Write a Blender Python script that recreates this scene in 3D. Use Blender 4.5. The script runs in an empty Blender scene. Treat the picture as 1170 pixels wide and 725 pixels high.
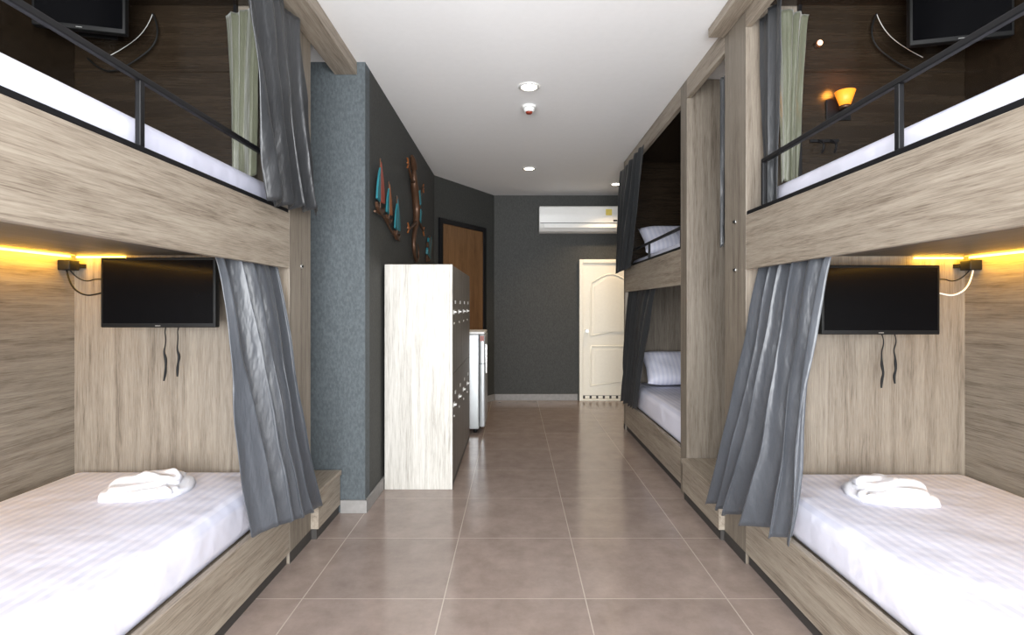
import bpy, bmesh, math, random
from mathutils import Vector, Matrix, noise
random.seed(4)
S=bpy.context.scene
COL=S.collection
CH=1.28; H=2.80

# ------------------------------------------------------------ materials
def nm(name):
    m=bpy.data.materials.new(name); m.use_nodes=True
    nt=m.node_tree; b=nt.nodes['Principled BSDF']
    return m,nt,b
def plain(name,col,rough=0.5,metal=0.0,emit=None,es=0,noise_amt=0.06,bump=0.0,nscale=30,spec=None):
    m,nt,b=nm(name)
    N=nt.nodes;L=nt.links
    b.inputs['Roughness'].default_value=rough; b.inputs['Metallic'].default_value=metal
    if spec is not None: b.inputs['Specular IOR Level'].default_value=spec
    tc=N.new('ShaderNodeTexCoord'); n=N.new('ShaderNodeTexNoise'); n.inputs['Scale'].default_value=nscale; n.inputs['Detail'].default_value=4
    L.new(tc.outputs['Object'],n.inputs['Vector'])
    r=N.new('ShaderNodeValToRGB')
    r.color_ramp.elements[0].position=.3; r.color_ramp.elements[1].position=.7
    r.color_ramp.elements[0].color=[c*(1-noise_amt) for c in col]+[1]
    r.color_ramp.elements[1].color=[min(1,c*(1+noise_amt)) for c in col]+[1]
    L.new(n.outputs['Fac'],r.inputs['Fac']); L.new(r.outputs['Color'],b.inputs['Base Color'])
    if bump>0:
        bp=N.new('ShaderNodeBump'); bp.inputs['Strength'].default_value=bump; bp.inputs['Distance'].default_value=.01
        L.new(n.outputs['Fac'],bp.inputs['Height']); L.new(bp.outputs['Normal'],b.inputs['Normal'])
    if emit:
        b.inputs['Emission Color'].default_value=list(emit)+[1]; b.inputs['Emission Strength'].default_value=es
    return m
def wood(name,dark,mid,light,axis,rough=0.5,k=1.0,g=1.0):
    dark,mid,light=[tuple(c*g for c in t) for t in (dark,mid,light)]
    m,nt,b=nm(name); N=nt.nodes; L=nt.links
    geo=N.new('ShaderNodeNewGeometry')
    def nz(al,ac,detail,dist):
        mp=N.new('ShaderNodeMapping'); sc=[ac]*3; sc[axis]=al; mp.inputs['Scale'].default_value=sc
        L.new(geo.outputs['Position'],mp.inputs['Vector'])
        n=N.new('ShaderNodeTexNoise'); n.inputs['Scale'].default_value=1; n.inputs['Detail'].default_value=detail; n.inputs['Distortion'].default_value=dist
        n.inputs['Roughness'].default_value=.7
        L.new(mp.outputs['Vector'],n.inputs['Vector']); return n
    a=nz(1.3*k,26*k,8,.5); c=nz(9*k,260*k,3,0.2)
    mx=N.new('ShaderNodeMath'); mx.operation='MULTIPLY_ADD'; L.new(c.outputs['Fac'],mx.inputs[0]); mx.inputs[1].default_value=.55
    ad=N.new('ShaderNodeMath'); ad.operation='MULTIPLY'; L.new(a.outputs['Fac'],ad.inputs[0]); ad.inputs[1].default_value=.67
    L.new(ad.outputs[0],mx.inputs[2])
    r=N.new('ShaderNodeValToRGB'); e=r.color_ramp.elements
    e[0].position=.46; e[0].color=list(dark)+[1]; e[1].position=.74; e[1].color=list(light)+[1]
    q=e.new(.585); q.color=list(mid)+[1]
    L.new(mx.outputs[0],r.inputs['Fac']); L.new(r.outputs['Color'],b.inputs['Base Color'])
    bp=N.new('ShaderNodeBump'); bp.inputs['Strength'].default_value=.15; bp.inputs['Distance'].default_value=.004
    L.new(mx.outputs[0],bp.inputs['Height']); L.new(bp.outputs['Normal'],b.inputs['Normal'])
    b.inputs['Roughness'].default_value=rough
    return m
WD=(.155,.122,.09); WM=(.28,.235,.185); WL=(.38,.33,.265)
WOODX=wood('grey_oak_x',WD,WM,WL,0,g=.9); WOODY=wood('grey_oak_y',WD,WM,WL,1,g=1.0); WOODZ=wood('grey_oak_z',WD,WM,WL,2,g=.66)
WSHADED=wood('shaded_underside_oak',WD,WM,WL,1,g=.34); WBACK=wood('back_panel_oak',WD,WM,WL,1,g=.72)  # first one: same oak with the shade under the upper platform in its colour
LOCK=wood('washed_oak',(.30,.28,.245),(.45,.43,.39),(.56,.54,.50),2)
LOCKD=wood('locker_door_oak',(.09,.077,.064),(.14,.122,.105),(.19,.168,.146),2)
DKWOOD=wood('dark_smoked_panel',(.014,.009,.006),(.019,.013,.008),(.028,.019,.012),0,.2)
DOORW=wood('teak_door',(.09,.04,.016),(.15,.075,.03),(.22,.115,.05),2,.4)
WHITE=plain('ceiling_paint',(.86,.86,.86),.7,noise_amt=.01)
WHITEP=plain('white_plastic',(.82,.82,.80),.35,noise_amt=.01)
TAG=plain('grey_white_plastic',(.6,.6,.58),.4,noise_amt=.02)
CREAM=plain('cream_paint',(.84,.80,.69),.45,noise_amt=.02)
BLACK=plain('black_metal',(.006,.006,.007),.4,noise_amt=.1,spec=.3)
SCREEN=plain('screen_glass',(.002,.002,.0025),.1,noise_amt=.1,spec=.08)
BPL=plain('black_plastic',(.007,.007,.007),.5,spec=.2)
DARK=plain('toe_kick',(.04,.036,.033),.6)
SILVER=plain('fridge_silver',(.45,.47,.48),.32,.3,noise_amt=.02)
CHROME=plain('brushed_metal',(.6,.6,.58),.3,1)
RED=plain('red_enamel',(.26,.04,.02),.35); TEAL=plain('teal_enamel',(.02,.15,.18),.35); ORG=plain('orange_enamel',(.25,.08,.02),.35)
BRZ=plain('bronze',(.09,.045,.025),.4,.5); YEL=plain('yellow_label',(.75,.6,.12),.5)
BASEB=plain('baseboard_stone',(.24,.23,.22),.5,noise_amt=.1)
WARM=plain('warm_led',(1,.7,.3),.5,emit=(1,.60,.08),es=9)
LAMP=plain('lamp_disc',(1,1,1),.5,emit=(1,.9,.72),es=14)
SPOTW=plain('warm_lamp_disc',(1,1,1),.5,emit=(1,.45,.15),es=5)
ORL=plain('amber_reflection',(.8,.3,.03),.5,emit=(1,.26,.01),es=.9)  # glowing colour imitates an orange reflection
TOW=plain('terry_cloth',(.76,.76,.81),.95,noise_amt=.03,bump=.3,nscale=180)
def wallpaper(name,col):
    m,nt,b=nm(name); N=nt.nodes; L=nt.links
    geo=N.new('ShaderNodeNewGeometry')
    n=N.new('ShaderNodeTexNoise'); n.inputs['Scale'].default_value=90; n.inputs['Detail'].default_value=6
    mp=N.new('ShaderNodeMapping'); mp.inputs['Scale'].default_value=(1,1,.55)
    L.new(geo.outputs['Position'],mp.inputs['Vector']); L.new(mp.outputs['Vector'],n.inputs['Vector'])
    r=N.new('ShaderNodeValToRGB'); r.color_ramp.elements[0].position=.35; r.color_ramp.elements[1].position=.68
    r.color_ramp.elements[0].color=[c*.8 for c in col]+[1]; r.color_ramp.elements[1].color=[c*1.25 for c in col]+[1]
    L.new(n.outputs['Fac'],r.inputs['Fac']); L.new(r.outputs['Color'],b.inputs['Base Color'])
    bp=N.new('ShaderNodeBump'); bp.inputs['Strength'].default_value=.4; bp.inputs['Distance'].default_value=.004
    L.new(n.outputs['Fac'],bp.inputs['Height']); L.new(bp.outputs['Normal'],b.inputs['Normal'])
    b.inputs['Roughness'].default_value=.7
    return m
WALLB=wallpaper('slate_wallpaper',(.070,.084,.092))
WALLD=wallpaper('charcoal_wallpaper',(.038,.039,.036))
def tiles():
    m,nt,b=nm('floor_tile'); N=nt.nodes; L=nt.links
    geo=N.new('ShaderNodeNewGeometry')
    mp=N.new('ShaderNodeMapping'); mp.inputs['Location'].default_value=(-.31+.62*10,-2.29+.6*10,0)
    L.new(geo.outputs['Position'],mp.inputs['Vector'])
    br=N.new('ShaderNodeTexBrick'); br.offset=0; br.squash=1
    br.inputs['Scale'].default_value=1; br.inputs['Brick Width'].default_value=.62; br.inputs['Row Height'].default_value=.6
    br.inputs['Mortar Size'].default_value=.0028; br.inputs['Mortar Smooth'].default_value=.1
    br.inputs['Color1'].default_value=(1,1,1,1); br.inputs['Color2'].default_value=(.9,.9,.9,1); br.inputs['Mortar'].default_value=(0,0,0,1)
    L.new(mp.outputs['Vector'],br.inputs['Vector'])
    n=N.new('ShaderNodeTexNoise'); n.inputs['Scale'].default_value=6; n.inputs['Detail'].default_value=9; n.inputs['Roughness'].default_value=.72
    L.new(geo.outputs['Position'],n.inputs['Vector'])
    r=N.new('ShaderNodeValToRGB'); r.color_ramp.elements[0].position=.3; r.color_ramp.elements[1].position=.72
    r.color_ramp.elements[0].color=(.235,.182,.156,1); r.color_ramp.elements[1].color=(.335,.268,.234,1)
    L.new(n.outputs['Fac'],r.inputs['Fac'])
    mul=N.new('ShaderNodeMix'); mul.data_type='RGBA'; mul.blend_type='MULTIPLY'; mul.inputs[0].default_value=1
    L.new(r.outputs['Color'],mul.inputs[6]); L.new(br.outputs['Color'],mul.inputs[7])
    mx=N.new('ShaderNodeMix'); mx.data_type='RGBA'; mx.inputs[7].default_value=(.42,.36,.31,1)
    L.new(br.outputs['Fac'],mx.inputs[0]); L.new(mul.outputs[2],mx.inputs[6])
    L.new(mx.outputs[2],b.inputs['Base Color'])
    b.inputs['Roughness'].default_value=.17; b.inputs['Specular IOR Level'].default_value=.65
    bp=N.new('ShaderNodeBump'); bp.inputs['Strength'].default_value=.3; bp.inputs['Distance'].default_value=.002; bp.invert=True
    L.new(br.outputs['Fac'],bp.inputs['Height']); L.new(bp.outputs['Normal'],b.inputs['Normal'])
    return m
TILE=tiles()
def sheet():
    m,nt,b=nm('striped_sateen'); N=nt.nodes; L=nt.links
    geo=N.new('ShaderNodeNewGeometry')
    w=N.new('ShaderNodeTexWave'); w.wave_type='BANDS'; w.bands_direction='X'; w.inputs['Scale'].default_value=7.5; w.inputs['Distortion'].default_value=.3; w.inputs['Detail Scale'].default_value=.6
    L.new(geo.outputs['Position'],w.inputs['Vector'])
    r=N.new('ShaderNodeValToRGB'); r.color_ramp.elements[0].position=.4; r.color_ramp.elements[1].position=.6
    r.color_ramp.elements[0].color=(.68,.69,.82,1); r.color_ramp.elements[1].color=(.77,.77,.88,1)
    L.new(w.outputs['Fac'],r.inputs['Fac']); L.new(r.outputs['Color'],b.inputs['Base Color'])
    n=N.new('ShaderNodeTexNoise'); n.inputs['Scale'].default_value=4; n.inputs['Detail'].default_value=3
    L.new(geo.outputs['Position'],n.inputs['Vector'])
    bp=N.new('ShaderNodeBump'); bp.inputs['Strength'].default_value=.5; bp.inputs['Distance'].default_value=.04
    L.new(n.outputs['Fac'],bp.inputs['Height']); L.new(bp.outputs['Normal'],b.inputs['Normal'])
    b.inputs['Roughness'].default_value=.6
    return m
SHEET=sheet()
def cloth(name,c,sheen=.3):
    m,nt,b=nm(name); N=nt.nodes; L=nt.links
    geo=N.new('ShaderNodeNewGeometry'); mp=N.new('ShaderNodeMapping'); mp.inputs['Scale'].default_value=(300,300,60)
    L.new(geo.outputs['Position'],mp.inputs['Vector'])
    n=N.new('ShaderNodeTexNoise'); n.inputs['Scale'].default_value=1; L.new(mp.outputs['Vector'],n.inputs['Vector'])
    r=N.new('ShaderNodeValToRGB'); r.color_ramp.elements[0].color=[x*.8 for x in c]+[1]; r.color_ramp.elements[1].color=[x*1.2 for x in c]+[1]
    L.new(n.outputs['Fac'],r.inputs['Fac']); L.new(r.outputs['Color'],b.inputs['Base Color'])
    mp2=N.new('ShaderNodeMapping'); mp2.inputs['Scale'].default_value=(14,14,5); L.new(geo.outputs['Position'],mp2.inputs['Vector'])
    n2=N.new('ShaderNodeTexNoise'); n2.inputs['Scale'].default_value=1; n2.inputs['Detail'].default_value=3; L.new(mp2.outputs['Vector'],n2.inputs['Vector'])
    bp=N.new('ShaderNodeBump'); bp.inputs['Strength'].default_value=.6; bp.inputs['Distance'].default_value=.02
    L.new(n2.outputs['Fac'],bp.inputs['Height']); L.new(bp.outputs['Normal'],b.inputs['Normal'])
    b.inputs['Roughness'].default_value=.38; b.inputs['Sheen Weight'].default_value=sheen; b.inputs['Specular IOR Level'].default_value=.6
    return m
CURT=cloth('slate_curtain',(.058,.064,.075),.06); CURD=cloth('charcoal_curtain',(.028,.030,.033),.04); CURG=cloth('sage_lining',(.10,.105,.07))
CURK=cloth('far_curtain',(.022,.024,.026),.03)

# ------------------------------------------------------------ builders
def mkobj(name,me,mat,smooth=False):
    o=bpy.data.objects.new(name,me); COL.objects.link(o)
    if mat: me.materials.append(mat)
    if smooth:
        for p in me.polygons: p.use_smooth=True
    return o
def box(name,x0,x1,y0,y1,z0,z1,mat,bevel=0.003,seg=2):
    if x1<x0:x0,x1=x1,x0
    c=Vector(((x0+x1)/2,(y0+y1)/2,(z0+z1)/2)); s=Vector((x1-x0,y1-y0,z1-z0))
    bm=bmesh.new(); bmesh.ops.create_cube(bm,size=1)
    for v in bm.verts: v.co=Vector((v.co.x*s.x,v.co.y*s.y,v.co.z*s.z))
    bv=min(bevel,min(s)*.45)
    if bv>0: bmesh.ops.bevel(bm,geom=list(bm.edges),offset=bv,segments=seg,affect='EDGES',profile=.5)
    me=bpy.data.meshes.new(name); bm.to_mesh(me); bm.free()
    o=mkobj(name,me,mat,seg>2); o.location=c
    return o
def cyl(name,c,r,h,axis,mat,r2=None,n=32,bevel=0):
    bm=bmesh.new(); bmesh.ops.create_cone(bm,cap_ends=True,segments=n,radius1=r,radius2=r if r2 is None else r2,depth=h)
    me=bpy.data.meshes.new(name); bm.to_mesh(me); bm.free()
    o=mkobj(name,me,mat,False)
    for p in me.polygons: p.use_smooth=len(p.vertices)==4
    if axis=='X': me.transform(Matrix.Rotation(math.pi/2,4,'Y'))
    if axis=='Y': me.transform(Matrix.Rotation(math.pi/2,4,'X'))
    o.location=c; return o
def tube(name,pts,r,mat,radii=None,res=6):
    cu=bpy.data.curves.new(name,'CURVE'); cu.dimensions='3D'; cu.bevel_depth=r; cu.bevel_resolution=3; cu.use_fill_caps=True
    sp=cu.splines.new('NURBS' if len(pts)>2 else 'POLY'); sp.points.add(len(pts)-1)
    for i,p in enumerate(pts):
        sp.points[i].co=(p[0],p[1],p[2],1)
        if radii: sp.points[i].radius=radii[i]
    if len(pts)>2: sp.order_u=3; sp.use_endpoint_u=True; sp.resolution_u=res
    o=bpy.data.objects.new(name,cu); COL.objects.link(o); 
    dg=bpy.context.evaluated_depsgraph_get(); me=bpy.data.meshes.new_from_object(o.evaluated_get(dg)); bpy.data.objects.remove(o)
    cen=Vector((0,0,0))
    for v in me.vertices: cen+=v.co
    cen/=max(1,len(me.vertices)); me.transform(Matrix.Translation(-cen))
    me.materials.clear()
    o=mkobj(name,me,mat,True); o.location=cen
    return o
def plate(name,pts,n,thick,mat,bevel=.002):
    bm=bmesh.new(); vs=[bm.verts.new(p) for p in pts]; f=bm.faces.new(vs)
    r=bmesh.ops.extrude_face_region(bm,geom=[f]); nv=[g for g in r['geom'] if isinstance(g,bmesh.types.BMVert)]
    bmesh.ops.translate(bm,verts=nv,vec=Vector(n)*thick)
    bmesh.ops.recalc_face_normals(bm,faces=bm.faces)
    if bevel: 
        es=[e for e in bm.edges if all(v in nv for v in e.verts)]
        bmesh.ops.bevel(bm,geom=es,offset=bevel,segments=2,affect='EDGES')
    cen=sum((v.co for v in bm.verts),Vector())/len(bm.verts)
    bmesh.ops.translate(bm,verts=bm.verts,vec=-cen)
    me=bpy.data.meshes.new(name); bm.to_mesh(me); bm.free()
    o=mkobj(name,me,mat); o.location=cen; return o
def group(name,parts,rot=None,at=None):
    e=bpy.data.objects.new(name,None); COL.objects.link(e); e.empty_display_size=.1
    if at is None:
        mn=Vector((1e9,)*3); mxx=Vector((-1e9,)*3)
        for o in parts:
            for v in o.bound_box:
                w=o.matrix_basis@Vector(v)
                for i in range(3): mn[i]=min(mn[i],w[i]); mxx[i]=max(mxx[i],w[i])
        base=Vector(((mn.x+mxx.x)/2,(mn.y+mxx.y)/2,mn.z)); e.location=base
        for o in parts: o.parent=e; o.location=o.location-base
    else:
        e.location=at; e.rotation_euler=rot or (0,0,0)
        for o in parts: o.parent=e
    return e

# ------------------------------------------------------------ room shell
XL=-2.24; XR=2.29; YB=-1.5; YF=7.15
def shell(n,*a,m=WALLD): return box(n,*a,m,0)
shell('floor',-2.4,2.5,YB-.1,YF+.1,-.1,0,m=TILE)
shell('ceiling',-2.4,2.5,YB-.1,YF+.1,H,H+.1,m=WHITE)
shell('wall_left',XL-.1,XL,YB,3.25,0,H,m=WALLB)
shell('wall_left_return',XL-.1,-.93,3.25,3.35,0,H,m=WALLB)
shell('wall_left_corridor',-1.03,-.93,3.35,6.05,0,H,m=WALLD)
shell('wall_right',XR,XR+.1,YB,YF,0,H,m=WALLD)
shell('wall_back',-.40,XR+.1,YF,YF+.1,0,H,m=WALLD)
# rear wall with large balcony window (behind the camera)
shell('wall_front_left',-2.34,-2.1,YB-.1,YB,0,H,m=WALLB)
shell('wall_front_right',2.1,2.39,YB-.1,YB,0,H,m=WALLB)
shell('wall_front_top',-2.1,2.1,YB-.1,YB,2.65,H,m=WALLB)
wp=[box('frame_top',-2.1,2.1,YB-.09,YB-.02,2.6,2.65,BLACK),box('frame_bottom',-2.1,2.1,YB-.09,YB-.02,0,.05,BLACK)]
for i,x in enumerate((-2.08,-1.05,0,1.05,2.08)): wp.append(box('mullion_%d'%i,x-.02,x+.02,YB-.085,YB-.025,.05,2.6,BLACK))
group('window_1',wp)
# diagonal wall
A=Vector((-.93,6.05,0)); B=Vector((-.28,YF,0)); D=(B-A); Ld=D.length; ang=math.atan2(D.y,D.x)
o=box('wall_diagonal',0,Ld,0,.1,0,H,WALLD,0)
me=o.data; me.transform(Matrix.Translation(o.location)); o.location=A; o.rotation_euler=(0,0,ang)
pp=[box('slab',.13,.98,-.015,.0,0.01,2.26,DOORW),
    box('frame_left',.07,.13,-.03,.0,0,2.32,BLACK),box('frame_right',.98,1.04,-.03,0,0,2.32,BLACK),box('frame_top',.13,.98,-.03,0,2.26,2.32,BLACK),
    cyl('knob',(.2,-.05,1.02),.025,.06,'Y',CHROME)]
group('door_1',pp,rot=(0,0,ang),at=A)
box('baseboard_left',-.93,-.915,3.24,6.05,0,.08,BASEB,.002)
box('baseboard_return',-1.08,-.915,3.235,3.25,0,.08,BASEB,.002)
box('baseboard_back',-.27,.86,YF-.015,YF,0,.085,BASEB,.002)
bb=box('baseboard_diagonal',1.04,Ld-.01,-.015,0,0,.085,BASEB,.002); bb.data.transform(Matrix.Translation(bb.location)); bb.location=A; bb.rotation_euler=(0,0,ang)

# ------------------------------------------------------------ white panel door at back
x0,x1=.88,1.74
parts=[box('slab',x0+.05,x1-.05,YF-.035,YF-.002,.07,1.87,CREAM,.004),
 box('jamb_left',x0,x0+.05,YF-.06,YF-.002,0,1.92,CREAM,.006),box('jamb_right',x1-.05,x1,YF-.06,YF-.002,0,1.92,CREAM,.006),
 box('jamb_top',x0+.05,x1-.05,YF-.06,YF-.002,1.87,1.92,CREAM,.006),
 box('threshold',x0+.05,x1-.05,YF-.05,YF-.002,0,.025,CREAM,.004),
 box('bottom_vent',x0+.05,x1-.05,YF-.03,YF-.002,.025,.07,DARK,.002)]
def arch_ring(xa,xb,za,zb,rise):
    pts=[(xa,za),(xb,za)]
    n=16
    for i in range(n+1):
        t=i/n; pts.append((xb+(xa-xb)*t, zb+rise*math.sin(math.pi*t)**1.3))
    return pts
for j,(za,zb,rs) in enumerate(((.88,1.6,.12),(.2,.74,0.0))):
    xa,xb=x0+.15,x1-.15
    P=arch_ring(xa,xb,za,zb,rs)
    P3=[(p[0],YF-.035,p[1]) for p in P]
    parts.append(tube('moulding_%d'%j,P3+[P3[0],],.012,CREAM,res=2))
    Q=arch_ring(xa+.05,xb-.05,za+.05,zb-.04,rs)
    parts.append(plate('raised_panel_%d'%j,[(p[0],YF-.034,p[1]) for p in Q],(0,-1,0),.014,CREAM,.008))
for k in range(8): parts.append(box('vent_slat_%d'%k,x0+.08+k*.09,x0+.14+k*.09,YF-.034,YF-.03,.03,.065,CREAM,.001))
parts.append(cyl('knob',(x0+.1,YF-.07,.95),.025,.06,'Y',CHROME))
group('door_2',parts)

# ------------------------------------------------------------ air conditioner
prof=[(0,2.62),(-.17,2.62),(-.2,2.60),(-.215,2.50),(-.21,2.38),(-.185,2.33),(-.13,2.29),(-.05,2.275),(0,2.275)]
ax0,ax1=.33,1.41
bm=bmesh.new(); a=[bm.verts.new((ax0,YF+p[0]-.002,p[1])) for p in prof]; b_=[bm.verts.new((ax1,YF+p[0]-.002,p[1])) for p in prof]
bm.faces.new(a); bm.faces.new(b_[::-1])
for i in range(len(prof)): 
    j=(i+1)%len(prof); bm.faces.new((a[i],b_[i],b_[j],a[j]))
bmesh.ops.recalc_face_normals(bm,faces=bm.faces)
bmesh.ops.bevel(bm,geom=[e for e in bm.edges],offset=.006,segments=2,affect='EDGES')
me=bpy.data.meshes.new('housing'); bm.to_mesh(me); bm.free(); ac=mkobj('housing',me,WHITEP)
parts=[ac,box('outlet_slot',ax0+.06,ax1-.06,YF-.206,YF-.14,2.345,2.352,DARK,0),
 box('louver',ax0+.06,ax1-.06,YF-.222,YF-.206,2.325,2.37,WHITEP,.004),
 box('panel_seam',ax0+.01,ax1-.01,YF-.221,YF-.214,2.385,2.392,DARK,0),
 box('energy_label',ax1-.20,ax1-.12,YF-.224,YF-.216,2.49,2.57,YEL,0),
 box('display',ax1-.10,ax1-.05,YF-.224,YF-.216,2.41,2.43,BPL,0)]
for k in range(3): parts.append(box('intake_slit_%d'%k,ax0+.05,ax1-.05,YF-.16+k*.04,YF-.15+k*.04,2.617,2.623,DARK,0))
group('air_conditioner',parts)

# ------------------------------------------------------------ ceiling fixtures
def downlight(x,y,r=.055,e=40):
    ps=[]
    bm=bmesh.new()
    prof=[(r*1.35,0),(r*1.35,-.006),(r*1.1,-.010),(r,-.004),(r*.92,.0)]
    n=40; rings=[]
    for (rr,z) in prof: rings.append([bm.verts.new((rr*math.cos(2*math.pi*i/n),rr*math.sin(2*math.pi*i/n),z)) for i in range(n)])
    for k in range(len(rings)-1):
        for i in range(n): bm.faces.new((rings[k][i],rings[k][(i+1)%n],rings[k+1][(i+1)%n],rings[k+1][i]))
    me=bpy.data.meshes.new('trim_ring'); bm.to_mesh(me); bm.free(); o=mkobj('trim_ring',me,TAG,True); o.location=(x,y,H-.001); ps.append(o)
    ps.append(cyl('lens',(x,y,H-.004),r*.95,.004,'Z',LAMP))
    ld=bpy.data.lights.new('bulb','SPOT'); ld.energy=e; ld.color=(1,.74,.46); ld.spot_size=math.radians(120); ld.spot_blend=.7; ld.shadow_soft_size=.05
    lo=bpy.data.objects.new('bulb',ld); COL.objects.link(lo); lo.location=(x,y,H-.02); ps.append(lo)
    e_=group('recessed_downlight',ps)
downlight(.10,3.61,e=14); downlight(.16,5.75,e=26); downlight(1.26,6.48,e=85)
group('smoke_detector',[cyl('base',(.11,3.97,H-.008),.055,.016,'Z',WHITEP),cyl('body',(.11,3.97,H-.03),.035,.03,'Z',WHITEP,r2=.048),cyl('sensor',(.11,3.97,H-.05),.02,.012,'Z',RED,r2=.028)])

# ------------------------------------------------------------ bunks
def rounded(name,x0,x1,y0,y1,z0,z1,mat,b=.05): return box(name,x0,x1,y0,y1,z0,z1,mat,b,5)
def bunk(s,xf,xb,y0,y1,ye,zt,zl,near_open=True,ztop=.30):
    P=[]
    X=lambda v:s*v
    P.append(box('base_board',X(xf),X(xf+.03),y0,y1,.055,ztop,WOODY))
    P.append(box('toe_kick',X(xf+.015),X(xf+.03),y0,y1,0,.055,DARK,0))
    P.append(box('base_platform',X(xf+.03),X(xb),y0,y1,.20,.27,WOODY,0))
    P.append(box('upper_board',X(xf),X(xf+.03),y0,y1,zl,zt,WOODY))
    P.append(box('upper_platform',X(xf+.03),X(xb),y0,y1,zl+.065,zl+.11,WSHADED,0))
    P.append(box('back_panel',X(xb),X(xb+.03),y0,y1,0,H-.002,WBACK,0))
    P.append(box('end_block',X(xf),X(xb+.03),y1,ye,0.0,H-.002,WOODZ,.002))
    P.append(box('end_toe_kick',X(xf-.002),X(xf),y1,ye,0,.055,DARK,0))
    if near_open:
        P.append(box('corner_post',X(xf),X(xf+.09),y0-.06,y0,0,H-.002,WOODZ))
        P.append(box('foot_rail_lower',X(xf+.09),X(xb+.03),y0-.04,y0,.0,ztop,WOODX))
        P.append(box('foot_rail_upper',X(xf+.09),X(xb+.03),y0-.04,y0,zl,zt,WOODX))
    else:
        P.append(box('near_end_panel',X(xf),X(xb+.03),y0-.13,y0,0,H-.002,WOODZ,.002))
    P.append(box('header',X(xf),X(xf+.03),y0,y1,H-.13,H-.002,WOODY))
    P.append(box('rail_bottom',X(xf+.001),X(xf+.027),y0,y1-.01,zt,zt+.018,BLACK,.002))
    ry1=y1-.16 if near_open else y1-.02
    rt=zt+.235 if near_open else zt+.16
    P.append(box('rail_top',X(xf+.003),X(xf+.023),y0,ry1,rt-.02,rt,BLACK,.003))
    ys=[y0+.02,y0+.98,ry1] if near_open else [y0+.02,(y0+ry1)/2,ry1]
    for i,y in enumerate(ys): P.append(box('rail_post_%d'%i,X(xf+.004),X(xf+.022),y-.010,y+.010,zt+.018,rt-(.018 if i<2 else 0),BLACK,.003))
    ex=xf+(.27 if near_open else .035)
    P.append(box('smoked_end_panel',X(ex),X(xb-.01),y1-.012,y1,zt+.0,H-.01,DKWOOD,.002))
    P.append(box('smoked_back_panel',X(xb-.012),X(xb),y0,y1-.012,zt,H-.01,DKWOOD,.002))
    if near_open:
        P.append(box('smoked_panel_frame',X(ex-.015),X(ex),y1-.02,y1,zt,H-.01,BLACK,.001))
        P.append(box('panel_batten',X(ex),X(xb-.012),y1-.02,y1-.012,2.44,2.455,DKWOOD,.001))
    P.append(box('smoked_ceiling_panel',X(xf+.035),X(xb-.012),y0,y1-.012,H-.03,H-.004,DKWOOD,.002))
    group('bunk_bed',P)
Y0=.60;Y1=2.60
bunk(-1,1.12,2.19,Y0,Y1,2.87,1.745,1.47)
bunk(1,1.15,2.24,Y0,Y1,2.86,1.735,1.465)
bunk(1,1.15,2.24,3.62,5.43,5.50,1.68,1.43,near_open=False)
rounded('mattress',-2.17,-1.16,Y0+.02,Y1-.01,.271,.475,SHEET,.06)
rounded('mattress',-2.17,-1.165,Y0+.02,Y1-.02,1.582,1.875,SHEET,.05)
rounded('mattress',1.19,2.22,Y0+.02,Y1-.01,.271,.465,SHEET,.06)
rounded('mattress',1.235,2.22,Y0+.02,Y1-.02,1.577,1.862,SHEET,.05)
rounded('mattress',1.19,2.22,3.64,5.41,.271,.50,SHEET,.06)
rounded('mattress',1.21,2.22,3.64,5.41,1.542,1.76,SHEET,.05)
box('trim_1',-1.118,-.98,Y0-.06,3.248,H-.08,H-.001,WOODY,.002)
box('trim_2',1.06,1.148,Y0-.06,2.86,H-.05,H-.001,WOODY,.002)
box('trim_3',1.15,1.18,2.862,3.488,H-.13,H-.001,WOODY,.002)

def steps(s,xa,xb,ya,yb,zt):
    P=[box('riser',s*xa,s*xb,ya,yb,.055,zt-.03,WOODY,.002),box('tread',s*(xa-.01),s*xb,ya,yb,zt-.03,zt,WOODY,.004),
       box('toe_kick',s*(xa+.01),s*xb,ya,yb,0,.055,DARK,0),
       box('second_riser',s*(xa+.42),s*xb,ya,yb,zt,zt+.28,WOODY,.002),
       box('second_tread',s*(xa+.41),s*xb,ya,yb,zt+.28,zt+.31,WOODY,.004)]
    group('step_box',P)
steps(-1,1.08,2.2,2.875,3.235,.27)
steps(1,1.12,2.26,2.865,3.485,.27)

for (s,x,y,z) in ((-1,1.12,2.74,1.49),(1,1.15,2.72,1.47),(1,1.15,2.72,1.72)):
    group('bolt_cap',[cyl('flange',(s*(x-.003),y,z),.011,.006,'X',CHROME),cyl('stud',(s*(x-.009),y,z),.006,.006,'X',BLACK)])

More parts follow.
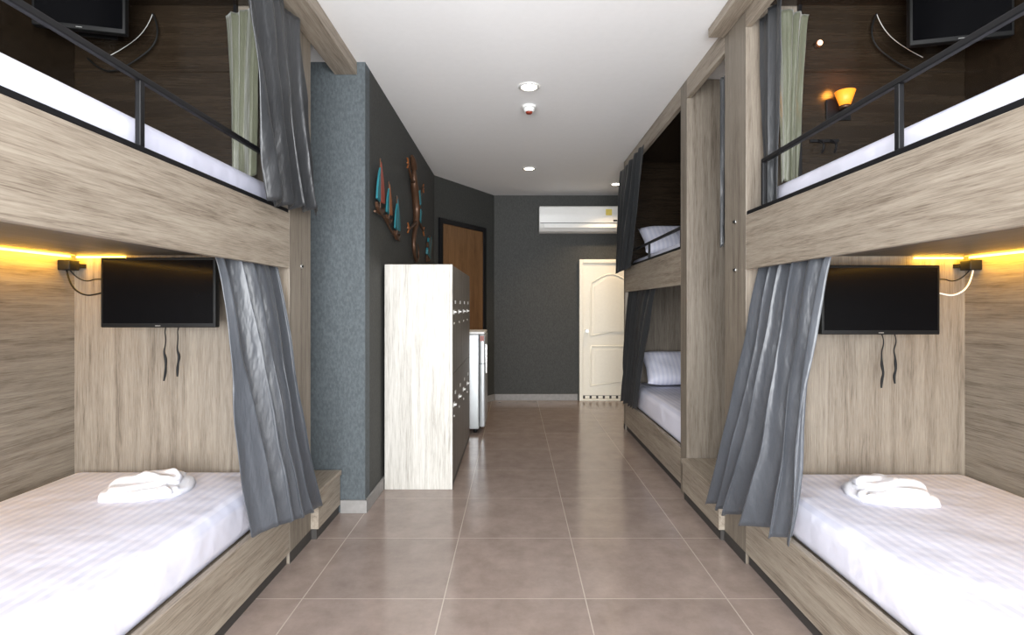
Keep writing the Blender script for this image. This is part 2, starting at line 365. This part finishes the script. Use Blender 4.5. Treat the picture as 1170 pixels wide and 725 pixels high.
# ------------------------------------------------------------ curtains
def curtain(p0,p1,q0,q1,folds,amp0,amp1,mat,xe=.6,ye0=1.2,ye1=None,seed=0,name='curtain',nu=190,nv=50,nrm=(1,0,0)):
    if ye1 is None: ye1=ye0
    p0,p1,q0,q1=map(Vector,(p0,p1,q0,q1)); nrm=Vector(nrm)
    rnd=random.Random(seed); ph=[rnd.uniform(0,6.28) for _ in range(6)]
    bm=bmesh.new(); G=[]
    for j in range(nv+1):
        v=j/nv; row=[]
        for i in range(nu+1):
            u=i/nu
            a=p0.lerp(p1,u); b=q0.lerp(q1,u)
            ye=ye0+(ye1-ye0)*u
            c=Vector((a.x+(b.x-a.x)*v**xe, a.y+(b.y-a.y)*v**ye, a.z+(b.z-a.z)*v))
            w=u+.035*math.sin(3.5*v+ph[0]+5*u)+.035*math.sin(9*u+ph[5])+.03*noise.noise(Vector((u*3,v*1.5,seed)))
            am=amp0+(amp1-amp0)*v
            wv=math.sin(2*math.pi*folds*w+ph[1])
            f=math.copysign(abs(wv)**.75,wv)*(1+.4*math.sin(7*u+ph[2]))
            f+=.25*math.sin(2*math.pi*folds*2.2*w+ph[3]+1.5*v)*(1-v*.5)+.3*math.sin(4*u+3*v+ph[4])
            f+=.35*noise.noise(Vector((u*6,v*5,seed+3)))
            c+=nrm*am*f*.75
            t=(p1-p0).normalized()
            c+=t*am*.5*math.sin(4*math.pi*folds*w+2*ph[1])*.5
            c.z+=.014*math.sin(2*math.pi*folds*w+ph[1])*v
            row.append(bm.verts.new(c))
        G.append(row)
    for j in range(nv):
        for i in range(nu): bm.faces.new((G[j][i],G[j][i+1],G[j+1][i+1],G[j+1][i]))
    me=bpy.data.meshes.new('cloth'); bm.to_mesh(me); bm.free()
    cen=sum((v.co for v in me.vertices),Vector())/len(me.vertices); me.transform(Matrix.Translation(-cen))
    o=mkobj(name,me,mat,True); o.location=cen
    md=o.modifiers.new('thick','SOLIDIFY'); md.thickness=.003; md.offset=0
    return o
curtain((-1.195,2.02,1.53),(-1.195,2.56,1.53),(-1.045,2.11,.36),(-1.045,2.87,.19),5,.026,.054,CURT,xe=.5,ye0=1.6,ye1=2.7,seed=1)
curtain((1.225,1.94,1.525),(1.225,2.56,1.525),(1.07,2.04,.36),(1.07,2.84,.22),5,.026,.054,CURT,xe=.5,ye0=1.3,ye1=2.7,seed=5)
curtain((-1.08,2.00,2.69),(-1.075,2.66,2.69),(-1.06,2.27,1.74),(-1.06,2.88,1.79),4,.026,.038,CURD,seed=8,ye0=1.3)
curtain((-1.40,2.53,2.69),(-1.19,2.44,2.69),(-1.37,2.53,1.88),(-1.20,2.40,1.88),3,.012,.018,CURG,seed=9,nrm=(0,1,0))
curtain((1.21,2.36,2.69),(1.21,2.56,2.69),(1.21,2.40,1.76),(1.21,2.53,1.76),2,.014,.014,CURD,seed=12,ye0=1,nu=60)
curtain((1.24,2.46,2.69),(1.42,2.53,2.69),(1.24,2.44,1.87),(1.37,2.53,1.87),3,.014,.022,CURG,seed=13,nrm=(0,1,0))
curtain((1.155,2.875,2.55),(1.155,2.93,2.55),(1.155,2.875,1.62),(1.155,2.93,1.62),2,.008,.01,CURD,seed=14,nu=30)
curtain((1.12,4.55,2.69),(1.12,5.47,2.69),(1.09,4.95,1.64),(1.09,5.62,1.64),5,.022,.03,CURK,seed=15,ye0=1)
curtain((1.215,4.45,1.48),(1.215,5.40,1.48),(1.12,4.85,.33),(1.12,5.5,.30),5,.02,.026,CURK,seed=16,ye0=1,xe=.5)

# ------------------------------------------------------------ televisions
def tv(name,cx,cy,cz,w,h,rz,wall_y,cables=True):
    P=[box('bezel',-w/2,w/2,-.015,.02,-h/2,h/2,BPL,.005,3),box('screen',-w/2+.012,w/2-.012,-.0165,-.0145,-h/2+.02,h/2-.012,SCREEN,.0),
       box('rear_housing',-w/2+.08,w/2-.08,.02,.045,-h/2+.04,h/2-.04,BPL,.01,3),
       box('logo_bar',-.012,.012,-.0175,-.0165,-h/2+.007,-h/2+.010,CHROME,0)]
    P.append(box('mount_arm',-.03,.03,.045,wall_y-cy,-.03,.03,BPL,.003))
    P.append(box('wall_plate',-.08,.08,wall_y-cy-.008,wall_y-cy,-.08,.08,BPL,.002)) 
    if cables:
        for k,(xx,l) in enumerate(((.02,.24),(.08,.22))):
            pts=[(xx,.03,-h/2+.04),(xx,.0,-h/2-.01)]+[(xx+.005*math.sin(i*1.6+k),.005+.004*math.cos(i*3),-h/2-.01-l*i/7) for i in range(1,8)]
            P.append(tube('strap_%d'%k,pts,.0035,BPL,radii=[1,.6,.8,.8,1,2.0,1.2,1.9,1.0]))
    group(name,P,rot=(0,0,rz),at=(cx,cy,cz))
tv('television',-1.655,2.44,1.345,.535,.325,0,2.598)
tv('television',1.70,2.44,1.311,.55,.322,0,2.598)
tv('television',-1.95,2.35,2.64,.36,.24,math.radians(14),2.50,cables=False)
tv('television',2.00,2.35,2.62,.40,.30,math.radians(-14),2.50,cables=False)
for s,xb in ((-1,2.19),(1,2.24)):
    x=s*(xb-.03)
    P=[box('body',x-.03,x+.03,2.50,2.56,1.455,1.505,BPL,.005,3),box('mounting_bracket',x-.03,x+.03,2.56,2.60,1.47,1.49,BPL,.002)]
    xt=s*1.92 if s<0 else 1.98
    cm=BPL if s<0 else WHITEP
    P.append(tube('cable',[(x,2.52,1.455),(x-s*.03,2.5,1.38),(x-s*.1,2.5,1.33),(x-s*.17,2.5,1.34),(xt-s*.06,2.48,1.37)],.004,cm))
    P.append(tube('cable_b',[(x,2.54,1.455),(x-s*.02,2.55,1.42),(x-s*.07,2.56,1.40),(x-s*.12,2.55,1.42),(xt-s*.06,2.5,1.40)],.003,BPL))
    group('power_adapter',P)
    group('cable_loop',[tube('wire',[(s*1.78,2.57,2.72),(s*1.72,2.57,2.60),(s*1.9,2.56,2.45),(s*2.02,2.56,2.42),(s*2.1,2.57,2.5)],.004,BPL),
                        tube('wire_b',[(s*1.78,2.57,2.72),(s*1.80,2.56,2.64),(s*1.9,2.56,2.55),(s*2.0,2.56,2.50)],.0015,TAG)])
def strip(s,xb,z):
    o=box('diffuser',s*(xb-.004),s*(xb-.016),1.0,2.56,z-.010,z,WARM,.001)
    c=box('channel',s*(xb-.002),s*(xb-.02),.98,2.58,z,z+.006,CHROME,.001)
    ps=[o,c]
    ld=bpy.data.lights.new('glow','AREA'); ld.shape='RECTANGLE'; ld.size=.03; ld.size_y=1.55; ld.energy=6; ld.color=(1,.50,.03)
    lo=bpy.data.objects.new('glow',ld); COL.objects.link(lo); lo.location=(s*(xb-.06),1.79,z-.008)
    lo.rotation_euler=(0,-s*math.radians(50),0); ps.append(lo)
    # short return of the strip along the end panel
    lx=s*(xb-.14)
    ld2=bpy.data.lights.new('glow_end','AREA'); ld2.shape='RECTANGLE'; ld2.size=.24; ld2.size_y=.02; ld2.energy=.7; ld2.color=(1,.50,.03)
    l2=bpy.data.objects.new('glow_end',ld2); COL.objects.link(l2); l2.location=(lx,2.55,z-.008); l2.rotation_euler=(math.radians(45),0,0); ps.append(l2)
    ps.append(box('diffuser_end',s*(xb-.02),s*(xb-.26),2.584,2.596,z-.010,z,WARM,.001))
    group('led_strip',ps)
strip(-1,2.19,1.53); strip(1,2.24,1.525)
ld=bpy.data.lights.new('glow','POINT'); ld.energy=.9; ld.color=(1,.36,.04); ld.shadow_soft_size=.02  # added point light for the imitated orange reflection
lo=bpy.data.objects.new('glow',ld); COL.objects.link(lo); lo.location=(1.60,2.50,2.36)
group('reflected_glow',[box('backplate',1.54,1.66,2.578,2.588,2.20,2.30,BLACK,.002),tube('arm',[(1.6,2.58,2.24),(1.6,2.53,2.22),(1.6,2.515,2.25)],.007,BLACK),  # made-up fitting, stands in for the cove light reflected in the panel
  cyl('glow_cone',(1.60,2.53,2.285),.022,.07,'Z',ORL,r2=.045),cyl('cup',(1.60,2.53,2.245),.024,.014,'Z',BRZ),lo])
group('reading_spotlight',[cyl('ring',(1.50,2.578,2.575),.018,.02,'Y',BRZ),cyl('lens',(1.50,2.566,2.575),.012,.004,'Y',SPOTW)])
group('coat_hook',[box('plate',1.46,1.60,2.576,2.588,2.09,2.105,BLACK,.002),tube('hook_1',[(1.5,2.578,2.1),(1.5,2.54,2.08),(1.5,2.53,2.05),(1.5,2.55,2.03)],.005,BLACK),tube('hook_2',[(1.56,2.578,2.1),(1.56,2.54,2.08),(1.56,2.53,2.05),(1.56,2.55,2.03)],.005,BLACK)])

# ------------------------------------------------------------ towels & pillows
def towel(cx,cy,z,s):
    """folded hand towel with one corner tucked"""
    def layer(name,ox,oy,z0,sx,sy,h,rz,seed,tilt=0):
        n=48; bm=bmesh.new(); T=[];Bt=[]
        for j in range(n+1):
            a=[];b=[]
            for i in range(n+1):
                u=i/n*2-1; v=j/n*2-1
                x=u*sx*math.sqrt(1-.30*v*v); y=v*sy*math.sqrt(1-.30*u*u)
                k=max(0,(1-u**6)*(1-v**6))**.4
                q=noise.noise(Vector((u*1.1+seed,v*1.4,seed)))
                fold=math.sin(v*4.2+1.3*u+seed)*.10
                hh=h*k*(.85+.35*q+fold)+tilt*u*k
                x+=.012*noise.noise(Vector((u*1.5,v*1.5,seed+5))); y+=.014*noise.noise(Vector((u*1.5,v*1.5,seed+9)))
                a.append(bm.verts.new((x,y,max(.004*k,hh)))); b.append(bm.verts.new((x*.97,y*.97,0)))
            T.append(a);Bt.append(b)
        for j in range(n):
            for i in range(n):
                bm.faces.new((T[j][i],T[j][i+1],T[j+1][i+1],T[j+1][i])); bm.faces.new((Bt[j][i],Bt[j+1][i],Bt[j+1][i+1],Bt[j][i+1]))
        for i in range(n):
            bm.faces.new((T[0][i],Bt[0][i],Bt[0][i+1],T[0][i+1])); bm.faces.new((T[n][i],T[n][i+1],Bt[n][i+1],Bt[n][i]))
            bm.faces.new((T[i][0],T[i+1][0],Bt[i+1][0],Bt[i][0])); bm.faces.new((T[i][n],Bt[i][n],Bt[i+1][n],T[i+1][n]))
        bmesh.ops.rotate(bm,verts=bm.verts,cent=(0,0,0),matrix=Matrix.Rotation(rz,3,'Z'))
        me=bpy.data.meshes.new(name); bm.to_mesh(me); bm.free(); o=mkobj(name,me,TOW,True); o.location=(cx+ox,cy+oy,z0); return o
    group('folded_towel',[layer('lower_fold',0,0,z+.001,.17,.13,.04,.18*s,3+s),
        layer('middle_fold',-.01*s,.012,z+.024,.145,.10,.04,.30*s,7+s,.004),
        layer('top_fold',.03*s,.02,z+.045,.10,.06,.034,-.2*s,9+s),
        layer('tucked_corner',.09*s,-.05,z+.016,.075,.045,.03,-.5*s,12+s)])
towel(-1.60,2.28,.475,1); towel(1.605,2.25,.465,-1)
def pillow(c,w,d,h,rx,name='pillow',mat=SHEET):
    bm=bmesh.new(); n=28; T=[];Bt=[]
    for j in range(n+1):
        a=[];b=[]
        for i in range(n+1):
            u=i/n*2-1; v=j/n*2-1
            k=(max(0,1-u**4)*max(0,1-v**4))**.5
            x=u*w/2*(1-.06*(1-abs(v))**1) ; y=v*d/2*(1-.06*(1-abs(u)))
            hh=h/2*k*(1+.12*noise.noise(Vector((u*2,v*2,c[2]))))
            a.append(bm.verts.new((x,y,hh))); b.append(bm.verts.new((x,y,-hh)))
        T.append(a);Bt.append(b)
    for j in range(n):
        for i in range(n):
            bm.faces.new((T[j][i],T[j][i+1],T[j+1][i+1],T[j+1][i])); bm.faces.new((Bt[j][i],Bt[j+1][i],Bt[j+1][i+1],Bt[j][i+1]))
    bmesh.ops.remove_doubles(bm,verts=bm.verts,dist=.0004)
    bmesh.ops.rotate(bm,verts=bm.verts,cent=(0,0,0),matrix=Matrix.Rotation(rx,3,'X'))
    me=bpy.data.meshes.new(name); bm.to_mesh(me); bm.free(); o=mkobj(name,me,mat,True); o.location=c; return o
pillow((1.62,5.17,.675),.68,.42,.17,math.radians(40))
pillow((1.60,5.17,1.935),.68,.42,.17,math.radians(40))

# ------------------------------------------------------------ lockers
lx0,lx1,ly0,ly1,lz=-.91,-.435,3.655,5.06,1.575
P=[box('cabinet_body',lx0,lx1-.02,ly0,ly1,.0,lz,LOCK,.003),box('plinth',lx1-.02,lx1-.005,ly0+.001,ly1,0,.04,DARK,0),
   box('side_edge',lx1-.02,lx1,ly0,ly0+.018,.0,lz,LOCK,.002)]
cols=4; w=(ly1-ly0-.02)/cols; rows=[(.045,.80),(.805,lz-.004)]
for c in range(cols):
    for r,(za,zb) in enumerate(rows):
        ya=ly0+.02+c*w
        P.append(box('door_leaf_%d_%d'%(c,r),lx1-.02,lx1-.001,ya+.002,ya+w-.002,za,zb,LOCKD,.002))
        hz=1.24 if r else .58
        P.append(box('handle_plate_%d_%d'%(c,r),lx1-.001,lx1+.004,ya+.03,ya+.10,hz-.016,hz+.016,TAG,.003,3))
        P.append(box('handle_lever_%d_%d'%(c,r),lx1+.004,lx1+.02,ya+.04,ya+.09,hz-.005,hz+.006,WHITEP,.003,3))
        P.append(cyl('lock_%d_%d'%(c,r),(lx1+.003,ya+.06,hz-.08),.009,.008,'X',CHROME))
        P.append(box('number_tag_%d_%d'%(c,r),lx1-.001,lx1+.002,ya+.14,ya+.19,hz+.06,hz+.085,TAG,.001))
group('locker_cabinet',P)
# ------------------------------------------------------------ fridge
fx0,fx1,fy0,fy1=-.84,-.30,5.28,5.80
P=[box('cabinet',fx0,fx1-.06,fy0,fy1,.04,1.0,SILVER,.012,4),box('door_slab',fx1-.055,fx1,fy0,fy1,.06,1.0,SILVER,.016,4),
   box('top_cap',fx0,fx1-.005,fy0,fy1,1.0,1.025,WHITEP,.008,4),
   box('door_handle',fx1,fx1+.02,fy0+.03,fy0+.05,.6,.9,CHROME,.005,3),
   box('freezer_seam',fx1-.056,fx1+.001,fy0-.001,fy1+.001,.70,.706,DARK,0),
   box('red_sticker',fx1-.05,fx1-.01,fy0-.002,fy0+.002,.93,.985,RED,0)]
for i,(a,b) in enumerate(((fx0+.05,fy0+.05),(fx1-.1,fy0+.05),(fx0+.05,fy1-.05),(fx1-.1,fy1-.05))): P.append(cyl('foot_%d'%i,(a,b,.02),.02,.04,'Z',BPL))
group('refrigerator',P)

# ------------------------------------------------------------ wall art
wx=-.93
def boat(y,z,s,m1,m2):
    P=[]
    n=10
    hull=[(wx+.02,y-.16*s+.32*s*i/n,z+.05*s-.05*s*math.sin(math.pi*i/n)) for i in range(n+1)]
    hull+=[(wx+.02,y+.13*s-.26*s*i/n,z+.0*s-.055*s*math.sin(math.pi*i/n)) for i in range(n+1)]
    P.append(plate('hull',hull,(1,0,0),.02,BRZ))
    def sail(a,b,c,bul,m,nme):
        pts=[]
        for i in range(n+1):
            t=i/n; q=Vector(a).lerp(Vector(b),t)+Vector(bul)*math.sin(math.pi*t); pts.append((wx+.025,q.x,q.y))
        pts.append((wx+.025,c[0],c[1]))
        P.append(plate(nme,pts,(1,0,0),.012,m))
    sail((y+.01*s,z+.52*s),(y+.17*s,z+.09*s),(y+.01*s,z+.08*s),(.03*s,.02*s),m1,'mainsail')
    sail((y-.01*s,z+.45*s),(y-.15*s,z+.09*s),(y-.01*s,z+.08*s),(-.02*s,.02*s),m2,'jib')
    P.append(tube('mast',[(wx+.03,y,z),(wx+.03,y,z+.55*s)],.005,BRZ))
    P.append(tube('wall_stud',[(wx,y,z+.02),(wx+.03,y,z+.02)],.005,BRZ))
    return P
P=boat(3.50,1.93,.62,RED,TEAL)+boat(3.74,1.90,.5,ORG,TEAL)+boat(4.0,1.82,.55,TEAL,TEAL)
P.append(tube('wave_rod',[(wx+.02,3.4,1.9),(wx+.02,3.6,1.92),(wx+.02,3.75,1.87),(wx+.02,3.95,1.81),(wx+.02,4.12,1.80)],.008,BRZ))
group('sailboat_wall_sculpture',P)
cy,cz=4.75,2.12
def W(y,z,o=.035): return (wx+o,cy+y,cz+z)
P=[tube('body',[W(-.1,.38),W(-.12,.28),W(.0,.15),W(.06,0),W(-.05,-.15)],.035,BRZ,radii=[.5,.9,1.2,1.1,.6]),
   tube('tail',[W(-.05,-.15),W(-.16,-.28),W(0,-.46),W(.16,-.36),W(.08,-.26)],.022,BRZ,radii=[1,.8,.6,.4,.2]),
   tube('head',[W(-.1,.38),W(-.14,.44),W(-.2,.47)],.035,BRZ,radii=[.8,1.1,.4]),
   plate('back_scale_1',[(wx+.07,cy-.06,cz+.2),(wx+.07,cy,cz+.22),(wx+.07,cy+.05,cz+.1),(wx+.07,cy,cz+.08)],(1,0,0),.006,TEAL),
   plate('back_scale_2',[(wx+.07,cy+.02,cz+.05),(wx+.07,cy+.08,cz+.04),(wx+.07,cy+.03,cz-.08),(wx+.07,cy-.01,cz-.06)],(1,0,0),.006,TEAL)]
for k,(y,z,a,b) in enumerate(((-.08,.28,-.34,.36),(.0,.2,.34,.32),(.05,0,.36,-.1),(-.02,-.08,-.32,-.18))):
    P.append(tube('leg_%d'%k,[W(y,z),W((y+a)/2,z-.06),W(a,b)],.016,BRZ,radii=[1,.8,.6]))
    for t in (-1,0,1): P.append(tube('toe_%d_%d'%(k,t),[W(a,b),W(a+(.05 if a>0 else -.05),b+.04*t)],.007,ORG))
P.append(tube('wall_stud',[(wx,cy,cz+.15),W(0,.15)],.008,BRZ))
group('gecko_wall_sculpture',P)
P=[]
for k in range(7):
    a=math.radians(60+k*20); P.append(plate('shell_rib_%d'%k,[(wx+.01,5.62,1.78),(wx+.01,5.62+.2*math.cos(a-.15),1.78+.24*math.sin(a-.15)),(wx+.01,5.62+.21*math.cos(a),1.78+.26*math.sin(a)),(wx+.01,5.62+.2*math.cos(a+.15),1.78+.24*math.sin(a+.15))],(1,0,0),.02,TEAL if k%2 else BRZ))
P.append(tube('wall_stud',[(wx,5.62,1.82),(wx+.02,5.62,1.82)],.008,BRZ))
group('seashell_wall_sculpture',P)

# ------------------------------------------------------------ lights / world
w=bpy.data.worlds.new('World'); S.world=w; w.use_nodes=True
w.node_tree.nodes['Background'].inputs[0].default_value=(.88,.94,1,1); w.node_tree.nodes['Background'].inputs[1].default_value=1.8
ld=bpy.data.lights.new('window_daylight','AREA'); ld.shape='RECTANGLE'; ld.size=4.2; ld.size_y=2.5; ld.energy=580; ld.color=(.97,.985,1)
lo=bpy.data.objects.new('window_daylight',ld); COL.objects.link(lo); lo.location=(0,YB-.25,1.4); lo.rotation_euler=(math.radians(90),0,0)

cam=bpy.data.cameras.new('camera'); cam.sensor_width=36; cam.lens=597/1170*36; cam.shift_x=-3/1170; cam.shift_y=-12.5/1170; cam.clip_start=.05
co=bpy.data.objects.new('camera',cam); COL.objects.link(co); co.location=(0,0,CH); co.rotation_euler=(math.radians(90),0,0)
S.camera=co
S.view_settings.view_transform='Standard'; S.view_settings.look='None'; S.view_settings.exposure=0
